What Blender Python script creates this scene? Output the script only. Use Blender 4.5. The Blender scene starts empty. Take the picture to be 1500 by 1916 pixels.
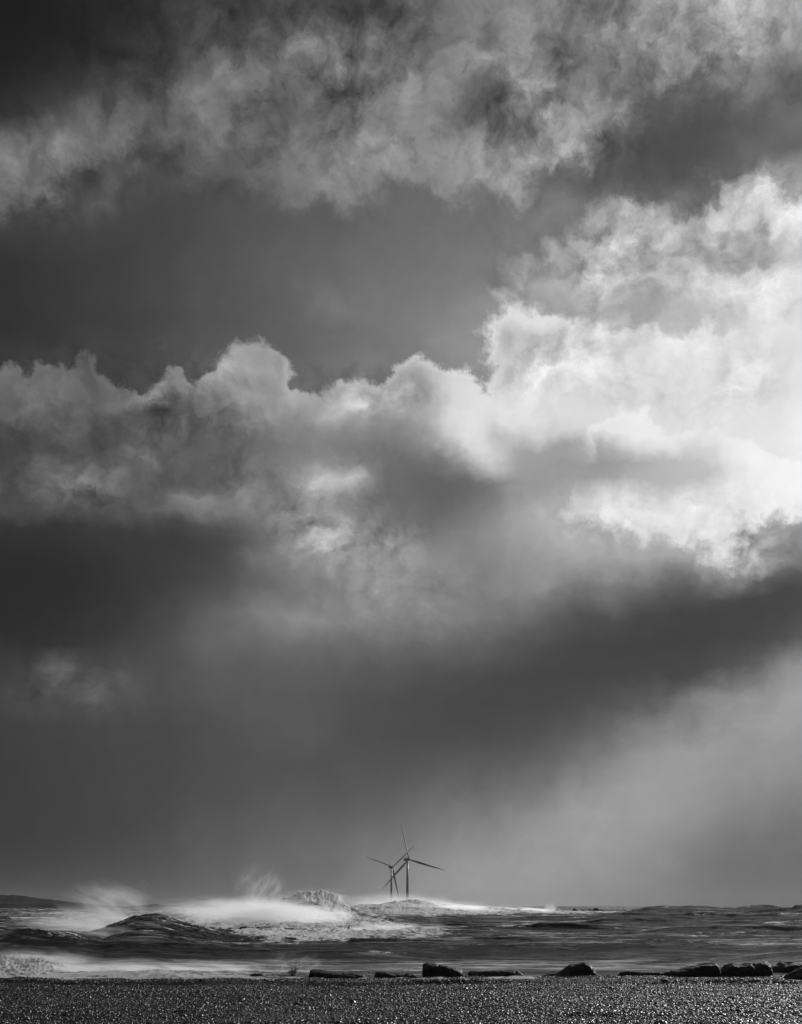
import bpy, math, random
import numpy as np
from mathutils import Vector

sc = bpy.context.scene
col = sc.collection
R = math.radians
F = 2600.0                      # focal length in units of the photograph's pixels (1500 wide)
CAM_H = 2.6                     # eye height above still water, metres
HZ = 1695.0                     # horizon row

# ------------------------------------------------------------------ camera
cam_d = bpy.data.cameras.new('camera')
cam = bpy.data.objects.new('camera', cam_d)
col.objects.link(cam)
cam.location = (0, 0, CAM_H)
cam.rotation_euler = (R(90), 0, 0)
cam_d.sensor_fit = 'VERTICAL'
cam_d.sensor_height = 36
cam_d.lens = F / 1916 * 36
cam_d.shift_y = (HZ - 958) / 1916
cam_d.clip_start = 0.5
cam_d.clip_end = 30000
sc.camera = cam

SUN_AZ, SUN_EL = R(33), R(20)

# ------------------------------------------------------------------ view
sc.view_settings.view_transform = 'Standard'
sc.view_settings.look = 'None'
sc.view_settings.gamma = 1
sc.view_settings.exposure = 0
sc.cycles.max_bounces = 6
sc.cycles.volume_bounces = 1
sc.cycles.transparent_max_bounces = 8
sc.cycles.volume_step_rate = 1.0
sc.cycles.volume_max_steps = 200
sc.cycles.sample_clamp_indirect = 4
sc.cycles.use_denoising = True
sc.cycles.denoising_prefilter = 'ACCURATE'
sc.cycles.adaptive_threshold = .004
sc.cycles.sample_clamp_direct = 6
sc.cycles.denoiser = 'OPENIMAGEDENOISE'
sc.cycles.denoising_input_passes = 'RGB_ALBEDO_NORMAL'

# ------------------------------------------------------------------ sky (world)
# The overcast is laid out as tone / coverage values on a coarse azimuth x elevation
# grid; every edge, billow and wisp comes from procedural noise in the node tree.
def interp_tab(tab, xs, ys, X, Y):
    tab = np.asarray(tab, float)
    fx = np.interp(X, xs, np.arange(len(xs))); fy = np.interp(Y, ys, np.arange(len(ys)))
    ix = np.clip(fx.astype(int), 0, len(xs) - 2); iy = np.clip(fy.astype(int), 0, len(ys) - 2)
    tx = fx - ix; ty = fy - iy
    tx = tx * tx * (3 - 2 * tx) * .5 + tx * .5; ty = ty * ty * (3 - 2 * ty) * .5 + ty * .5
    return (tab[iy, ix] * (1 - tx) * (1 - ty) + tab[iy, ix + 1] * tx * (1 - ty)
            + tab[iy + 1, ix] * (1 - tx) * ty + tab[iy + 1, ix + 1] * tx * ty)

TONE = [
 [32,34,42,54,66,70,80,72,118,130,125,125,150,150,168,165],
 [34,36,44,60,76,92,84,95,112,120,145,140,160,155,175,168],
 [36,38,50,60,90,118,110,108,105,125,120,130,145,140,150,110],
 [44,52,60,68,118,115,105,112,128,145,140,125,110,110,105,100],
 [46,62,80,110,118,100,92,110,150,90,150,140,95,88,95,115],
 [90,100,112,110,115,100,115,140,145,100,150,135,85,85,92,98],
 [115,118,90,85,100,95,135,140,150,145,105,85,85,88,140,140],
 [95,75,85,75,95,110,115,112,115,140,110,95,90,95,150,175],
 [62,72,75,72,80,88,92,105,112,118,120,140,125,160,190,220],
 [58,66,66,72,82,88,98,108,112,112,130,170,170,165,180,190],
 [54,60,66,74,84,95,105,112,115,125,180,195,170,175,165,190],
 [52,58,66,76,86,95,108,118,122,125,165,175,185,190,235,235],
 [52,57,64,74,84,92,105,118,128,140,210,200,180,190,225,230],
 [52,58,68,76,90,90,105,118,130,160,195,225,215,230,225,232],
 [110,100,75,85,110,110,115,150,165,200,225,235,235,238,238,242],
 [90,95,95,100,130,150,165,165,190,225,230,215,240,235,235,245],
 [75,90,95,85,100,120,140,140,180,235,215,235,225,240,250,252],
 [70,80,75,90,95,115,135,120,150,215,165,180,210,205,250,253],
 [80,100,105,85,95,115,160,120,125,150,155,160,195,200,240,253],
 [85,90,90,100,130,130,140,115,115,160,175,200,225,235,245,245],
 [52,58,62,62,78,120,170,125,125,140,165,185,200,225,190,150],
 [45,50,56,62,75,110,145,150,140,130,148,165,150,140,165,110],
 [42,48,54,60,80,105,125,130,130,130,135,120,100,85,75,75],
 [42,50,56,68,95,130,130,135,140,125,110,80,70,66,66,72],
 [46,54,60,75,100,110,110,105,105,98,80,68,64,64,68,90],
 [62,70,76,80,88,92,95,88,85,75,66,66,66,70,80,150],
 [64,70,76,78,86,90,88,80,76,70,68,70,85,125,140,160],
 [64,66,72,70,78,84,80,74,72,70,74,90,120,145,150,155],
 [60,64,68,70,76,80,78,76,76,80,88,110,145,155,150,150],
 [58,62,66,70,76,80,82,84,86,92,110,140,158,152,146,140],
 [56,60,66,70,78,86,90,96,102,112,135,155,158,148,136,126],
 [56,60,64,72,82,92,98,106,118,130,150,158,150,138,124,116],
 [57,60,66,76,88,98,104,118,135,148,158,155,142,128,116,110],
 [60,66,74,84,96,106,112,132,150,158,158,148,135,120,110,106],
 [66,74,84,94,106,114,120,142,156,162,158,146,132,118,110,106]]

BLOBS = [  # cx, cy, rx, ry, angle(deg, + = down to the right), tone, strength
 (650,20,60,26,0,58,.9),(665,68,26,16,0,78,.6),(622,176,65,24,-8,78,.85),(575,130,20,30,20,88,.6),
 (590,92,50,24,20,142,.6),(720,62,40,20,-10,130,.5),(915,55,30,24,0,82,.8),(790,110,60,26,0,98,.6),
 (1033,105,75,14,8,92,.75),(1118,132,24,14,0,96,.7),(880,130,100,24,-10,150,.7),(895,195,36,28,0,82,.9),
 (840,218,30,18,0,104,.6),(965,242,62,32,18,88,.9),(805,232,12,8,0,190,.6),(1085,200,90,38,10,162,.7),
 (985,318,62,13,-18,184,.85),(1040,300,32,12,-10,186,.8),(1076,315,16,7,10,200,.8),(920,362,70,13,-5,162,.7),
 (1250,250,150,55,0,82,.7),(1200,300,170,50,0,80,.8),(1380,66,90,24,-10,182,.6),(1300,50,28,20,0,118,.6),
 (1482,105,26,32,0,84,.9),(1225,125,34,15,0,98,.7),(80,290,105,26,-22,132,.75),(225,215,70,24,-32,126,.6),
 (395,150,60,32,-35,130,.6),(100,345,95,16,-30,62,.85),(190,300,60,20,-20,72,.8),(265,290,60,24,0,70,.8),
 (212,350,34,22,-40,112,.65),(475,215,36,24,0,78,.8),(462,300,24,30,0,84,.6),(335,220,44,28,20,88,.65),
 (60,430,90,14,-10,74,.5),(640,330,60,30,-30,142,.5),(560,290,60,30,-10,138,.5),(700,290,90,40,0,142,.4),
 (860,320,80,30,0,150,.5),(1400,295,60,20,-5,148,.7),(1440,395,80,38,10,218,.6),(1490,410,26,26,0,244,.8),
 (1190,425,70,18,5,158,.5),(1120,512,75,28,-25,212,.75),(1060,498,30,22,-35,138,.75),(1440,492,70,24,0,156,.75),
 (1200,585,120,24,0,170,.7),(1430,550,80,24,-5,238,.8),(1290,515,60,18,0,200,.6),(985,602,75,22,5,240,.85),
 (1030,652,70,24,0,170,.8),(958,690,36,45,0,180,.8),(1150,690,80,26,0,242,.6),(1160,742,46,24,20,205,.7),
 (875,760,42,80,-22,236,.85),(785,745,50,48,-20,162,.85),(700,740,60,16,-20,182,.6),(980,770,60,30,0,238,.7),
 (936,812,26,20,30,168,.7),(905,850,52,26,22,240,.9),(760,850,70,55,0,126,.8),(820,925,110,52,0,114,.9),
 (1080,870,110,34,5,156,.9),(1305,878,75,24,8,188,.85),(1200,952,150,24,-5,238,.85),(1350,965,60,48,0,244,.85),
 (1180,795,52,32,0,250,.85),(1450,880,65,60,0,255,.85),(1400,1030,34,26,-30,232,.7),(1450,1005,46,20,-15,136,.85),
 (1422,1052,22,14,-50,185,.7),(640,910,60,12,-5,196,.9),(692,888,20,8,-20,188,.8),(617,1003,42,22,0,200,.85),
 (720,1032,50,20,10,168,.6),(765,1122,75,12,14,158,.7),(560,1162,65,14,-15,148,.65),(470,1045,28,15,0,132,.5),
 (645,772,60,20,-15,196,.75),(255,862,60,14,-5,122,.7),(315,775,60,28,0,76,.8),(200,830,60,18,0,70,.75),
 (233,733,28,16,0,130,.7),(95,722,60,22,0,116,.6),(335,712,34,16,0,142,.7),(405,716,32,16,0,168,.8),
 (472,690,32,34,-30,172,.8),(485,768,44,24,0,156,.8),(180,775,70,22,-30,112,.7),(388,920,75,13,-14,148,.8),
 (445,938,40,10,-12,146,.7),(85,952,40,14,0,100,.6),(235,965,10,14,0,135,.5),(95,1248,44,6,8,100,.7),
 (112,1290,30,9,0,108,.7),(40,1292,36,8,0,92,.6),(188,1292,46,20,-38,104,.7),(252,1298,12,10,0,100,.5),(312,1335,24,9,20,100,.6),
 (597,1246,12,8,0,110,.6),(690,1350,1,1,0,80,0),(560,1362,50,10,5,96,.5),(655,585,45,10,12,134,.6),(500,690,10,8,0,120,.3),
 (1030,1103,14,8,-50,160,.5),(1430,1140,130,50,-14,62,.6),(1280,1190,200,50,-10,62,.6),(950,1290,260,60,-8,66,.4),
 (330,1010,180,40,-4,60,.5),(1330,770,90,22,12,222,.7),(1170,735,60,22,15,200,.7),(1420,800,60,30,0,232,.5),(1320,650,60,12,5,206,.6),(672,905,42,8,-12,204,.9),(590,912,42,8,-14,188,.8),(1450,640,60,20,0,226,.5),(1090,950,60,14,-15,220,.6),(660,698,26,6,-14,140,.7),
 (880,668,40,8,0,165,.5),(890,695,30,12,0,150,.5),(60,1100,150,90,0,42,.6),(1190,1480,420,60,-36,156,.35),(1350,715,190,85,0,226,.5),(1130,640,60,16,10,196,.5),(815,920,100,46,0,98,1.),(745,905,50,50,-20,106,.9),(700,950,26,34,20,112,.8),(1120,865,110,26,5,150,.7),(1270,1370,60,14,-20,98,.4),(150,800,130,16,-12,72,.6),(380,820,90,14,8,84,.5),(170,910,90,16,-6,112,.6),(60,760,50,24,-20,104,.5),(380,760,60,20,-25,128,.5),(1440,1620,150,80,-10,100,.5),(110,1292,34,8,0,122,.7),(188,1290,40,16,-38,116,.7),(95,1248,40,5,8,112,.7),(1400,700,60,30,10,228,.6),(1250,740,40,20,0,222,.5),(1100,650,60,20,-10,200,.4)]

SHAPES = [  # outline, closing row, tone just inside by x, tone just outside by x, inner reach, outer reach
 ([(-80,700),(0,684),(20,686),(35,706),(55,702),(66,682),(100,690),(140,700),(160,680),(183,682),(192,716),(235,708),(262,742),
   (280,726),(290,702),(340,692),(360,716),(385,706),(410,676),(428,690),(440,666),(465,646),(485,640),(505,648),(512,680),(545,678),(538,708),
   (535,735),(560,736),(600,722),(650,712),(715,708),(735,682),(775,664),(800,662),(812,674),(860,672),(890,700),(908,728),(914,665),(900,630),(903,602),(930,583),(972,571),(1002,577),(1050,597),(1098,600),(1125,612),(1160,624),(1200,628),
   (1260,642),(1330,622),(1380,606),(1400,626),(1460,612),(1600,600)], 1300,
  [(0,112),(180,104),(235,132),(340,138),(410,156),(480,172),(545,172),(600,152),(650,176),(735,196),(800,214),(860,232),(905,232),(1100,240),(1400,240)],
  [(0,56),(200,68),(400,86),(600,106),(800,128),(900,142),(960,150),(1050,168),(1200,184),(1320,190),(1400,226)], 36, 56),
 ([(250,352),(330,352),(420,350),(500,372),(560,386),(640,396),(662,372),(700,362),(760,350),(782,372),(860,386),(905,386),(960,384),
   (985,346),(1030,316),(1088,316),(1060,285),(1150,262),(1200,210),(1260,165),(1330,130)], 'up',
  [(250,78),(420,92),(520,112),(600,138),(700,136),(860,150),(985,180),(1080,190),(1150,140),(1300,140)],
  [(250,72),(420,78),(560,92),(700,100),(860,112),(985,112),(1080,98),(1200,90),(1300,95)], 60, 60),
 ([(-60,432),(0,400),(40,376),(100,342),(160,312),(220,276),(262,262)], 'up',
  [(0,105),(100,122),(260,112)], [(0,66),(260,70)], 40, 50),
 ([(935,530),(945,500),(960,488),(1010,466),(1060,450),(1108,406),(1140,388),(1200,396),(1260,418),(1290,402),(1330,402),(1362,372),
   (1328,352),(1345,330),(1390,338),(1430,350),(1500,384),(1560,390)], 560,
  [(940,140),(1010,168),(1100,160),(1200,170),(1300,170),(1360,190),(1500,232)],
  [(940,116),(1100,108),(1250,98),(1350,94),(1500,150)], 60, 60),
 ([(1060,962),(1140,976),(1170,1002),(1240,1000),(1310,1012),(1340,1046),(1375,1046),(1396,1022),(1400,986),(1440,972),(1580,980)], 'up',
  [(1060,200),(1140,236),(1400,242)], [(1060,160),(1200,182),(1320,165),(1400,146),(1500,150)], 40, 60),
 ([(1090,806),(1130,778),(1184,760),(1206,776),(1234,816),(1246,802),(1290,796),(1340,802),(1352,790),(1400,832),(1450,852),(1600,900)], 1200,
  [(1090,246),(1540,254)], [(1090,222),(1200,228),(1500,240)], 40, 50),
]
TEX = [  # cx, cy, rx, ry, amount
 (600,150,520,220,.8),(1250,60,350,150,.8),(100,300,220,120,.5),(1000,250,220,120,.8),(1250,480,300,110,.75),(1150,680,260,90,.6),(1330,700,140,100,.5),
 (250,760,320,110,.75),(650,740,160,60,.6),(250,900,320,70,.6),(650,960,160,120,.6),(760,1110,200,60,.35),(160,1290,160,60,.5),
 (1250,960,230,60,.45),(1420,1030,80,40,.7),(1400,560,120,40,.8),(1430,380,90,60,.7),(1300,1350,200,60,.2),(1400,320,90,40,.6)]

def seg_dist(px, py, poly):
    d = np.full(px.shape, 1e9)
    for (x0, y0), (x1, y1) in zip(poly[:-1], poly[1:]):
        dx, dy = x1 - x0, y1 - y0
        t = np.clip(((px - x0) * dx + (py - y0) * dy) / (dx * dx + dy * dy + 1e-9), 0, 1)
        d = np.minimum(d, np.hypot(px - x0 - t * dx, py - y0 - t * dy))
    return d

def in_poly(px, py, poly):
    ins = np.zeros(px.shape, bool)
    n = len(poly)
    for i in range(n):
        x0, y0 = poly[i]; x1, y1 = poly[(i + 1) % n]
        c = (y0 > py) != (y1 > py)
        xi = x0 + (py - y0) * (x1 - x0) / ((y1 - y0) + 1e-9)
        ins ^= c & (px < xi)
    return ins

def sst(a, b, x):
    t = np.clip((x - a) / (b - a), 0, 1)
    return t * t * (3 - 2 * t)

def sky_fields(X, Y):
    T = interp_tab(TONE, np.arange(16) * 100., np.arange(35) * 50., X, Y)
    for cx, cy, rx, ry, an, tone, s in BLOBS:
        ca, sa = math.cos(R(an)), math.sin(R(an))
        u = ((X - cx) * ca + (Y - cy) * sa) / rx; v = (-(X - cx) * sa + (Y - cy) * ca) / ry
        w = s * np.exp(-(u * u + v * v) ** 1.3 * .8)
        T = T * (1 - w) + tone * w
    front = T.copy(); back = T.copy(); sdf = np.full(X.shape, -80.)
    for line, close, rim, out, ri, ro in SHAPES:
        x0, x1 = line[0][0], line[-1][0]
        if close is None: poly = line
        elif close == 'up': poly = line + [(x1, -300), (x0, -300)]
        elif close == 'side': poly = line + [(1100, 850), (1100, 1000)]
        else: poly = line + [(x1, close), (x0, close)]
        d = seg_dist(X, Y, line)
        ins = in_poly(X, Y, poly)
        sd = np.where(ins, d, -d)
        rt = np.interp(X, [p[0] for p in rim], [p[1] for p in rim])
        ot = np.interp(X, [p[0] for p in out], [p[1] for p in out])
        near = d < 75
        fr = np.where(sd < 0, rt, rt + (T - rt) * sst(0, ri, sd))
        bk = np.where(sd > 0, ot, ot + (T - ot) * sst(0, ro, -sd))
        wgt = 1 - sst(38, 62, d)
        upd = (d < 88) & (np.abs(sd) < np.abs(np.where(sdf <= -80, 1e3, sdf)))
        front = np.where(upd, fr * wgt + T * (1 - wgt), front)
        back = np.where(upd, bk * wgt + T * (1 - wgt), back)
        sdf = np.where(upd, sd, sdf)
    tex = np.full(X.shape, .07)
    for cx, cy, rx, ry, a in TEX:
        tex = np.maximum(tex, a * np.exp(-(((X - cx) / rx) ** 2 + ((Y - cy) / ry) ** 2) ** 2))
    w = np.exp(-(((X - 820) / 110) ** 2 + ((Y - 925) / 50) ** 2) ** 2)
    tex = tex * (1 - .85 * w)
    return front / 255, back / 255, np.clip(.5 + sdf / 160., 0, 1), tex

class NB:
    def __init__(s, nt): s.nt = nt
    def n(s, kind, **kw):
        o = s.nt.nodes.new(kind)
        for k, v in kw.items(): setattr(o, k, v)
        return o
    def put(s, sock, v):
        if isinstance(v, bpy.types.NodeSocket): s.nt.links.new(v, sock)
        else: sock.default_value = v
    def m(s, op, a, b=None, c=None, clamp=False):
        o = s.n('ShaderNodeMath', operation=op, use_clamp=clamp)
        for i, v in enumerate((a, b, c)):
            if v is not None: s.put(o.inputs[i], v)
        return o.outputs[0]
    def vm(s, op, a, b=None):
        o = s.n('ShaderNodeVectorMath', operation=op)
        s.put(o.inputs[0], a)
        if b is not None:
            if op == 'SCALE': s.put(o.inputs['Scale'], b)
            else: s.put(o.inputs[1], b)
        return o.outputs['Value' if op in ('LENGTH', 'DOT_PRODUCT') else 'Vector']
    def mr(s, v, a, b, c=0., d=1., kind='LINEAR'):
        o = s.n('ShaderNodeMapRange', interpolation_type=kind, clamp=True)
        for i, q in enumerate((v, a, b, c, d)): s.put(o.inputs[i], q)
        return o.outputs[0]
    def mixf(s, t, a, b):
        o = s.n('ShaderNodeMix', data_type='FLOAT'); s.put(o.inputs[0], t); s.put(o.inputs[2], a); s.put(o.inputs[3], b)
        return o.outputs[0]
    def mixv(s, t, a, b):
        o = s.n('ShaderNodeMix', data_type='VECTOR'); s.put(o.inputs[0], t); s.put(o.inputs[4], a); s.put(o.inputs[5], b)
        return o.outputs[1]
    def mixc(s, t, a, b):
        o = s.n('ShaderNodeMix', data_type='RGBA'); s.put(o.inputs[0], t); s.put(o.inputs[6], a); s.put(o.inputs[7], b)
        return o.outputs[2]
    def xyz(s, x, y, z):
        o = s.n('ShaderNodeCombineXYZ')
        for i, v in enumerate((x, y, z)): s.put(o.inputs[i], v)
        return o.outputs[0]
    def sep(s, v):
        o = s.n('ShaderNodeSeparateXYZ'); s.put(o.inputs[0], v); return o.outputs
    def noise(s, vec, scale, detail=6., rough=.5, dist=0., color=False, kind='FBM', dims='3D', lac=2.):
        o = s.n('ShaderNodeTexNoise', noise_dimensions=dims, noise_type=kind)
        s.put(o.inputs['Vector'], vec); s.put(o.inputs['Scale'], scale); s.put(o.inputs['Detail'], detail)
        s.put(o.inputs['Roughness'], rough); s.put(o.inputs['Distortion'], dist); s.put(o.inputs['Lacunarity'], lac)
        return o.outputs['Color' if color else 'Fac']

world = bpy.data.worlds.new('World')
sc.world = world
world.use_nodes = True
wt = world.node_tree
wt.nodes.clear()
B = NB(wt)
dirn = B.n('ShaderNodeTexCoord').outputs['Generated']
dx, dy, dz = B.sep(dirn)
az = B.m('ARCTAN2', dx, dy)
el = B.m('ARCSINE', dz)
AZ0, AZ1, EL0, EL1 = R(-17.5), R(17.5), R(-.6), R(33.5)
# degrees-like plane in which all the cloud noise lives: 1 unit = 100 px of the photograph
P0 = B.xyz(B.m('MULTIPLY', az, 26.), B.m('MULTIPLY', el, 26.), 3.7)
wa = B.vm('SUBTRACT', B.noise(P0, .55, 9, .56, color=True), (.5, .5, .5))
wb = B.vm('SUBTRACT', B.noise(P0, 2.6, 7, .62, color=True), (.5, .5, .5))
warp = B.vm('ADD', B.vm('SCALE', wa, .95), B.vm('SCALE', wb, .34))
P1 = B.vm('ADD', P0, warp)
qx, qy, _ = B.sep(P1)
azw = B.m('MULTIPLY', qx, 1 / 26.); elw = B.m('MULTIPLY', qy, 1 / 26.)
fx = B.m('PINGPONG', B.m('DIVIDE', B.m('SUBTRACT', azw, AZ0), AZ1 - AZ0), 1.)
fy = B.m('PINGPONG', B.m('DIVIDE', B.m('SUBTRACT', elw, EL0), EL1 - EL0), 1.)
fa = B.m('MULTIPLY', fx, 2.); fb = B.m('SUBTRACT', fa, 1.)
side = B.m('GREATER_THAN', fx, .5)
rows = sorted(set([round(float(v), 4) for v in list(np.linspace(0, .36, 12)) + list(np.linspace(.36, .70, 21)) + list(np.linspace(.70, 1, 14))]))
acc = acca = None
prev = None
for r_ in rows:
    e_ = EL0 + (EL1 - EL0) * r_
    a_ = AZ0 + (AZ1 - AZ0) * np.linspace(0, 1, 63)
    X_ = 750 + F * np.tan(a_); Y_ = HZ - F * np.tan(e_) / np.cos(a_)
    fr, bk, sd, tx = sky_fields(X_, Y_)
    pair = []
    for h in (0, 1):
        rp = B.n('ShaderNodeValToRGB'); cr = rp.color_ramp; cr.interpolation = 'LINEAR'
        for i in range(1, 31): cr.elements.new(i / 31.)
        j = slice(31 * h, 31 * h + 32)
        cr.elements.foreach_set('color', np.stack([fr[j], bk[j], sd[j], tx[j]], 1).astype('f').ravel())
        B.put(rp.inputs[0], fb if h else fa)
        pair.append(rp)
    rowc = B.mixc(side, pair[0].outputs[0], pair[1].outputs[0])
    rowa = B.mixf(side, pair[0].outputs[1], pair[1].outputs[1])
    if acc is None: acc, acca = rowc, rowa
    else:
        t = B.mr(fy, prev, r_)
        acc = B.mixc(t, acc, rowc); acca = B.mixf(t, acca, rowa)
    prev = r_
front, back, sdf, = B.sep(acc)
nf = B.m('SUBTRACT', B.noise(P1, 1.5, 10, .6), .5)
nf2 = B.m('SUBTRACT', B.noise(P0, 7., 5, .6), .5)
sdf2 = B.m('ADD', sdf, B.m('ADD', B.m('MULTIPLY', nf, B.m('MAXIMUM', B.mr(el, R(21), R(26), .5, 1.15), B.mr(el, R(16.5), R(15.3), .4, .95))), B.m('MULTIPLY', nf2, .1)))
soft = B.m('MAXIMUM', B.mr(el, R(21), R(26), .05, .2), B.mr(el, R(16.5), R(15.3), .05, .15))
cover = B.mr(sdf2, B.m('SUBTRACT', .5, soft), B.m('ADD', .5, soft), kind='SMOOTHSTEP')
tone = B.mixf(cover, back, front)
# cloud texture: lit relief (difference of the same noise towards the sun) plus wisps
Pr = B.vm('ADD', P1, (.16, -.02, 0))
rel = B.m('SUBTRACT', B.noise(P1, 1.1, 8, .55), B.noise(Pr, 1.1, 8, .55))
wisp = B.m('SUBTRACT', B.noise(B.vm('MULTIPLY', P1, (.7, 1.15, 1.)), 1.2, 9, .6, dist=.5), .5)
fine = B.m('SUBTRACT', B.noise(P1, 3.6, 7, .62, dist=.5), .5)
det = B.m('ADD', B.m('MULTIPLY', B.m('ADD', wisp, B.m('MULTIPLY', fine, .25)), 1.7), B.m('MULTIPLY', rel, 1.6))
det = B.m('MULTIPLY', det, B.mr(B.noise(P0, .5, 3, .5), .35, .65, .45, 1.35))
det = B.m('MULTIPLY', det, B.mr(tone, .68, .95, 1., .5))
tone = B.m('MULTIPLY', tone, B.m('ADD', B.m('MULTIPLY', det, acca), B.mr(tone, .8, .95, .985, .955)))
shred = B.mr(B.m('ADD', fine, nf), .0, .3, kind='SMOOTHSTEP')
tone = B.m('MULTIPLY', tone, B.m('SUBTRACT', 1., B.m('MULTIPLY', B.m('MULTIPLY', shred, B.mr(el, R(22), R(27), .02, .26)), acca)))
tone = B.m('MINIMUM', B.m('MAXIMUM', tone, .08), 1.02)
lin = B.m('POWER', tone, 2.25)
# thin bright veil in front of the sun
sunx, suny = R(18.5) * 26, R(18.2) * 26
ds = B.vm('LENGTH', B.vm('SUBTRACT', B.vm('MULTIPLY', P0, (1, 1, 0)), (sunx, suny, 0)))
glow = B.m('MULTIPLY', B.m('EXPONENT', B.m('MULTIPLY', B.m('POWER', ds, 2.), -2.2)), .7)
lin = B.m('ADD', lin, B.m('MULTIPLY', glow, B.m('POWER', tone, 3.)))
sky = B.n('ShaderNodeTexSky', sky_type='NISHITA', sun_disc=False)
sky.sun_elevation = SUN_EL; sky.sun_rotation = SUN_AZ
bw = B.n('ShaderNodeRGBToBW'); wt.links.new(sky.outputs[0], bw.inputs[0])
clear = B.m('MULTIPLY', bw.outputs[0], .01)       # what little blue sky comes through the overcast, in black and white
val = B.m('ADD', B.m('MULTIPLY', lin, 10.), clear)
bg = B.n('ShaderNodeBackground'); bg.inputs['Strength'].default_value = .1
wt.links.new(B.xyz(val, val, val), bg.inputs['Color'])
wo = B.n('ShaderNodeOutputWorld'); wt.links.new(bg.outputs[0], wo.inputs['Surface'])
world.cycles.sampling_method = 'MANUAL'
world.cycles.sample_map_resolution = 512

# ------------------------------------------------------------------ sun
sl = bpy.data.lights.new('sun', 'SUN'); sl.energy = 4.0; sl.angle = R(.5); sl.color = (1, 1, 1)
so = bpy.data.objects.new('sun', sl); col.objects.link(so)
sd_ = Vector((math.sin(SUN_AZ) * math.cos(SUN_EL), math.cos(SUN_AZ) * math.cos(SUN_EL), math.sin(SUN_EL)))
so.rotation_euler = sd_.to_track_quat('Z', 'Y').to_euler()
so.location = sd_ * 200

# ------------------------------------------------------------------ helpers
def tag(o, label=None, cat=None, group=None, kind=None):
    if label: o['label'] = label
    if cat: o['category'] = cat
    if group: o['group'] = group
    if kind: o['kind'] = kind
    return o

def mesh_obj(name, verts, faces, mat=None, parent=None, smooth=True, loc=None):
    me = bpy.data.meshes.new(name)
    verts = np.asarray(verts, np.float32)
    if isinstance(faces, np.ndarray):
        nf, k = faces.shape
        me.vertices.add(len(verts)); me.vertices.foreach_set('co', verts.ravel())
        me.loops.add(nf * k); me.loops.foreach_set('vertex_index', faces.astype(np.int32).ravel())
        me.polygons.add(nf); me.polygons.foreach_set('loop_start', np.arange(0, nf * k, k, dtype=np.int32))
        me.update(calc_edges=True)
    else:
        me.from_pydata([tuple(v) for v in verts], [], faces); me.update()
    if smooth and len(me.polygons):
        me.polygons.foreach_set('use_smooth', np.ones(len(me.polygons), bool))
    if mat: me.materials.append(mat)
    o = bpy.data.objects.new(name, me)
    col.objects.link(o)
    if parent: o.parent = parent
    if loc is not None: o.location = loc
    return o

def attr(o, name, vals):
    a = o.data.attributes.new(name, 'FLOAT', 'POINT')
    a.data.foreach_set('value', np.asarray(vals, np.float32).ravel())

def grid_faces(nr, nc):
    i = np.arange(nr - 1)[:, None] * nc + np.arange(nc - 1)[None, :]
    i = i.ravel()
    return np.stack([i, i + 1, i + nc + 1, i + nc], 1)

def hsh(ix, iy, s):
    h = (ix.astype(np.int64) * 374761393 + iy.astype(np.int64) * 668265263 + s * 1442695041) & 0xffffffff
    h = ((h ^ (h >> 13)) * 1274126177) & 0xffffffff
    h = ((h ^ (h >> 16)) * 2246822519) & 0xffffffff
    return ((h ^ (h >> 15)) & 0xffffff) / float(0xffffff)

def gnoise(x, y, s=0):                       # gradient noise, about -0.7 .. 0.7
    ix = np.floor(x); iy = np.floor(y); fx = x - ix; fy = y - iy
    ix = ix.astype(np.int64); iy = iy.astype(np.int64)
    def g(a, b, dx, dy):
        t = hsh(a, b, s) * 2 * np.pi
        return np.cos(t) * dx + np.sin(t) * dy
    u = fx * fx * fx * (fx * (fx * 6 - 15) + 10); v = fy * fy * fy * (fy * (fy * 6 - 15) + 10)
    a = g(ix, iy, fx, fy) * (1 - u) + g(ix + 1, iy, fx - 1, fy) * u
    b = g(ix, iy + 1, fx, fy - 1) * (1 - u) + g(ix + 1, iy + 1, fx - 1, fy - 1) * u
    return a * (1 - v) + b * v

def fbm(x, y, octv=5, s=0, gain=.5, lac=2.03):
    r = 0; a = 1.
    for k in range(octv):
        r = r + a * gnoise(x * lac ** k + 17.3 * k, y * lac ** k - 9.1 * k, s + k)
        a *= gain
    return r

def at(X, Y, d):                             # where the photograph's pixel (X, Y) lies at distance d
    return Vector(((X - 750) / F * d, d, CAM_H - (Y - HZ) / F * d))

def new_mat(name):
    m = bpy.data.materials.new(name); m.use_nodes = True
    m.node_tree.nodes.clear()
    b = NB(m.node_tree)
    out = b.n('ShaderNodeOutputMaterial')
    return m, b, out

def grey(v): return (v, v, v, 1)

def simple_mat(name, base, rough, var=.3, scale=3., bump=.3, dist=.05, spec=.5, detail=8):
    m, b, out = new_mat(name)
    p = b.n('ShaderNodeBsdfPrincipled')
    co = b.n('ShaderNodeTexCoord').outputs['Object']
    n = b.noise(co, scale, detail, .6)
    v = b.mr(n, .25, .75, base * (1 - var), base * (1 + var))
    m.node_tree.links.new(b.xyz(v, v, v), p.inputs['Base Color'])
    b.put(p.inputs['Roughness'], b.mr(b.noise(co, scale * 2.3, 5, .6), .3, .7, max(.03, rough * .7), min(1, rough * 1.3)))
    p.inputs['Specular IOR Level'].default_value = spec
    if bump:
        bp = b.n('ShaderNodeBump'); bp.inputs['Strength'].default_value = bump; bp.inputs['Distance'].default_value = dist
        b.put(bp.inputs['Height'], b.noise(co, scale * 1.7, 10, .65))
        m.node_tree.links.new(bp.outputs[0], p.inputs['Normal'])
    m.node_tree.links.new(p.outputs[0], out.inputs['Surface'])
    return m

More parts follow.
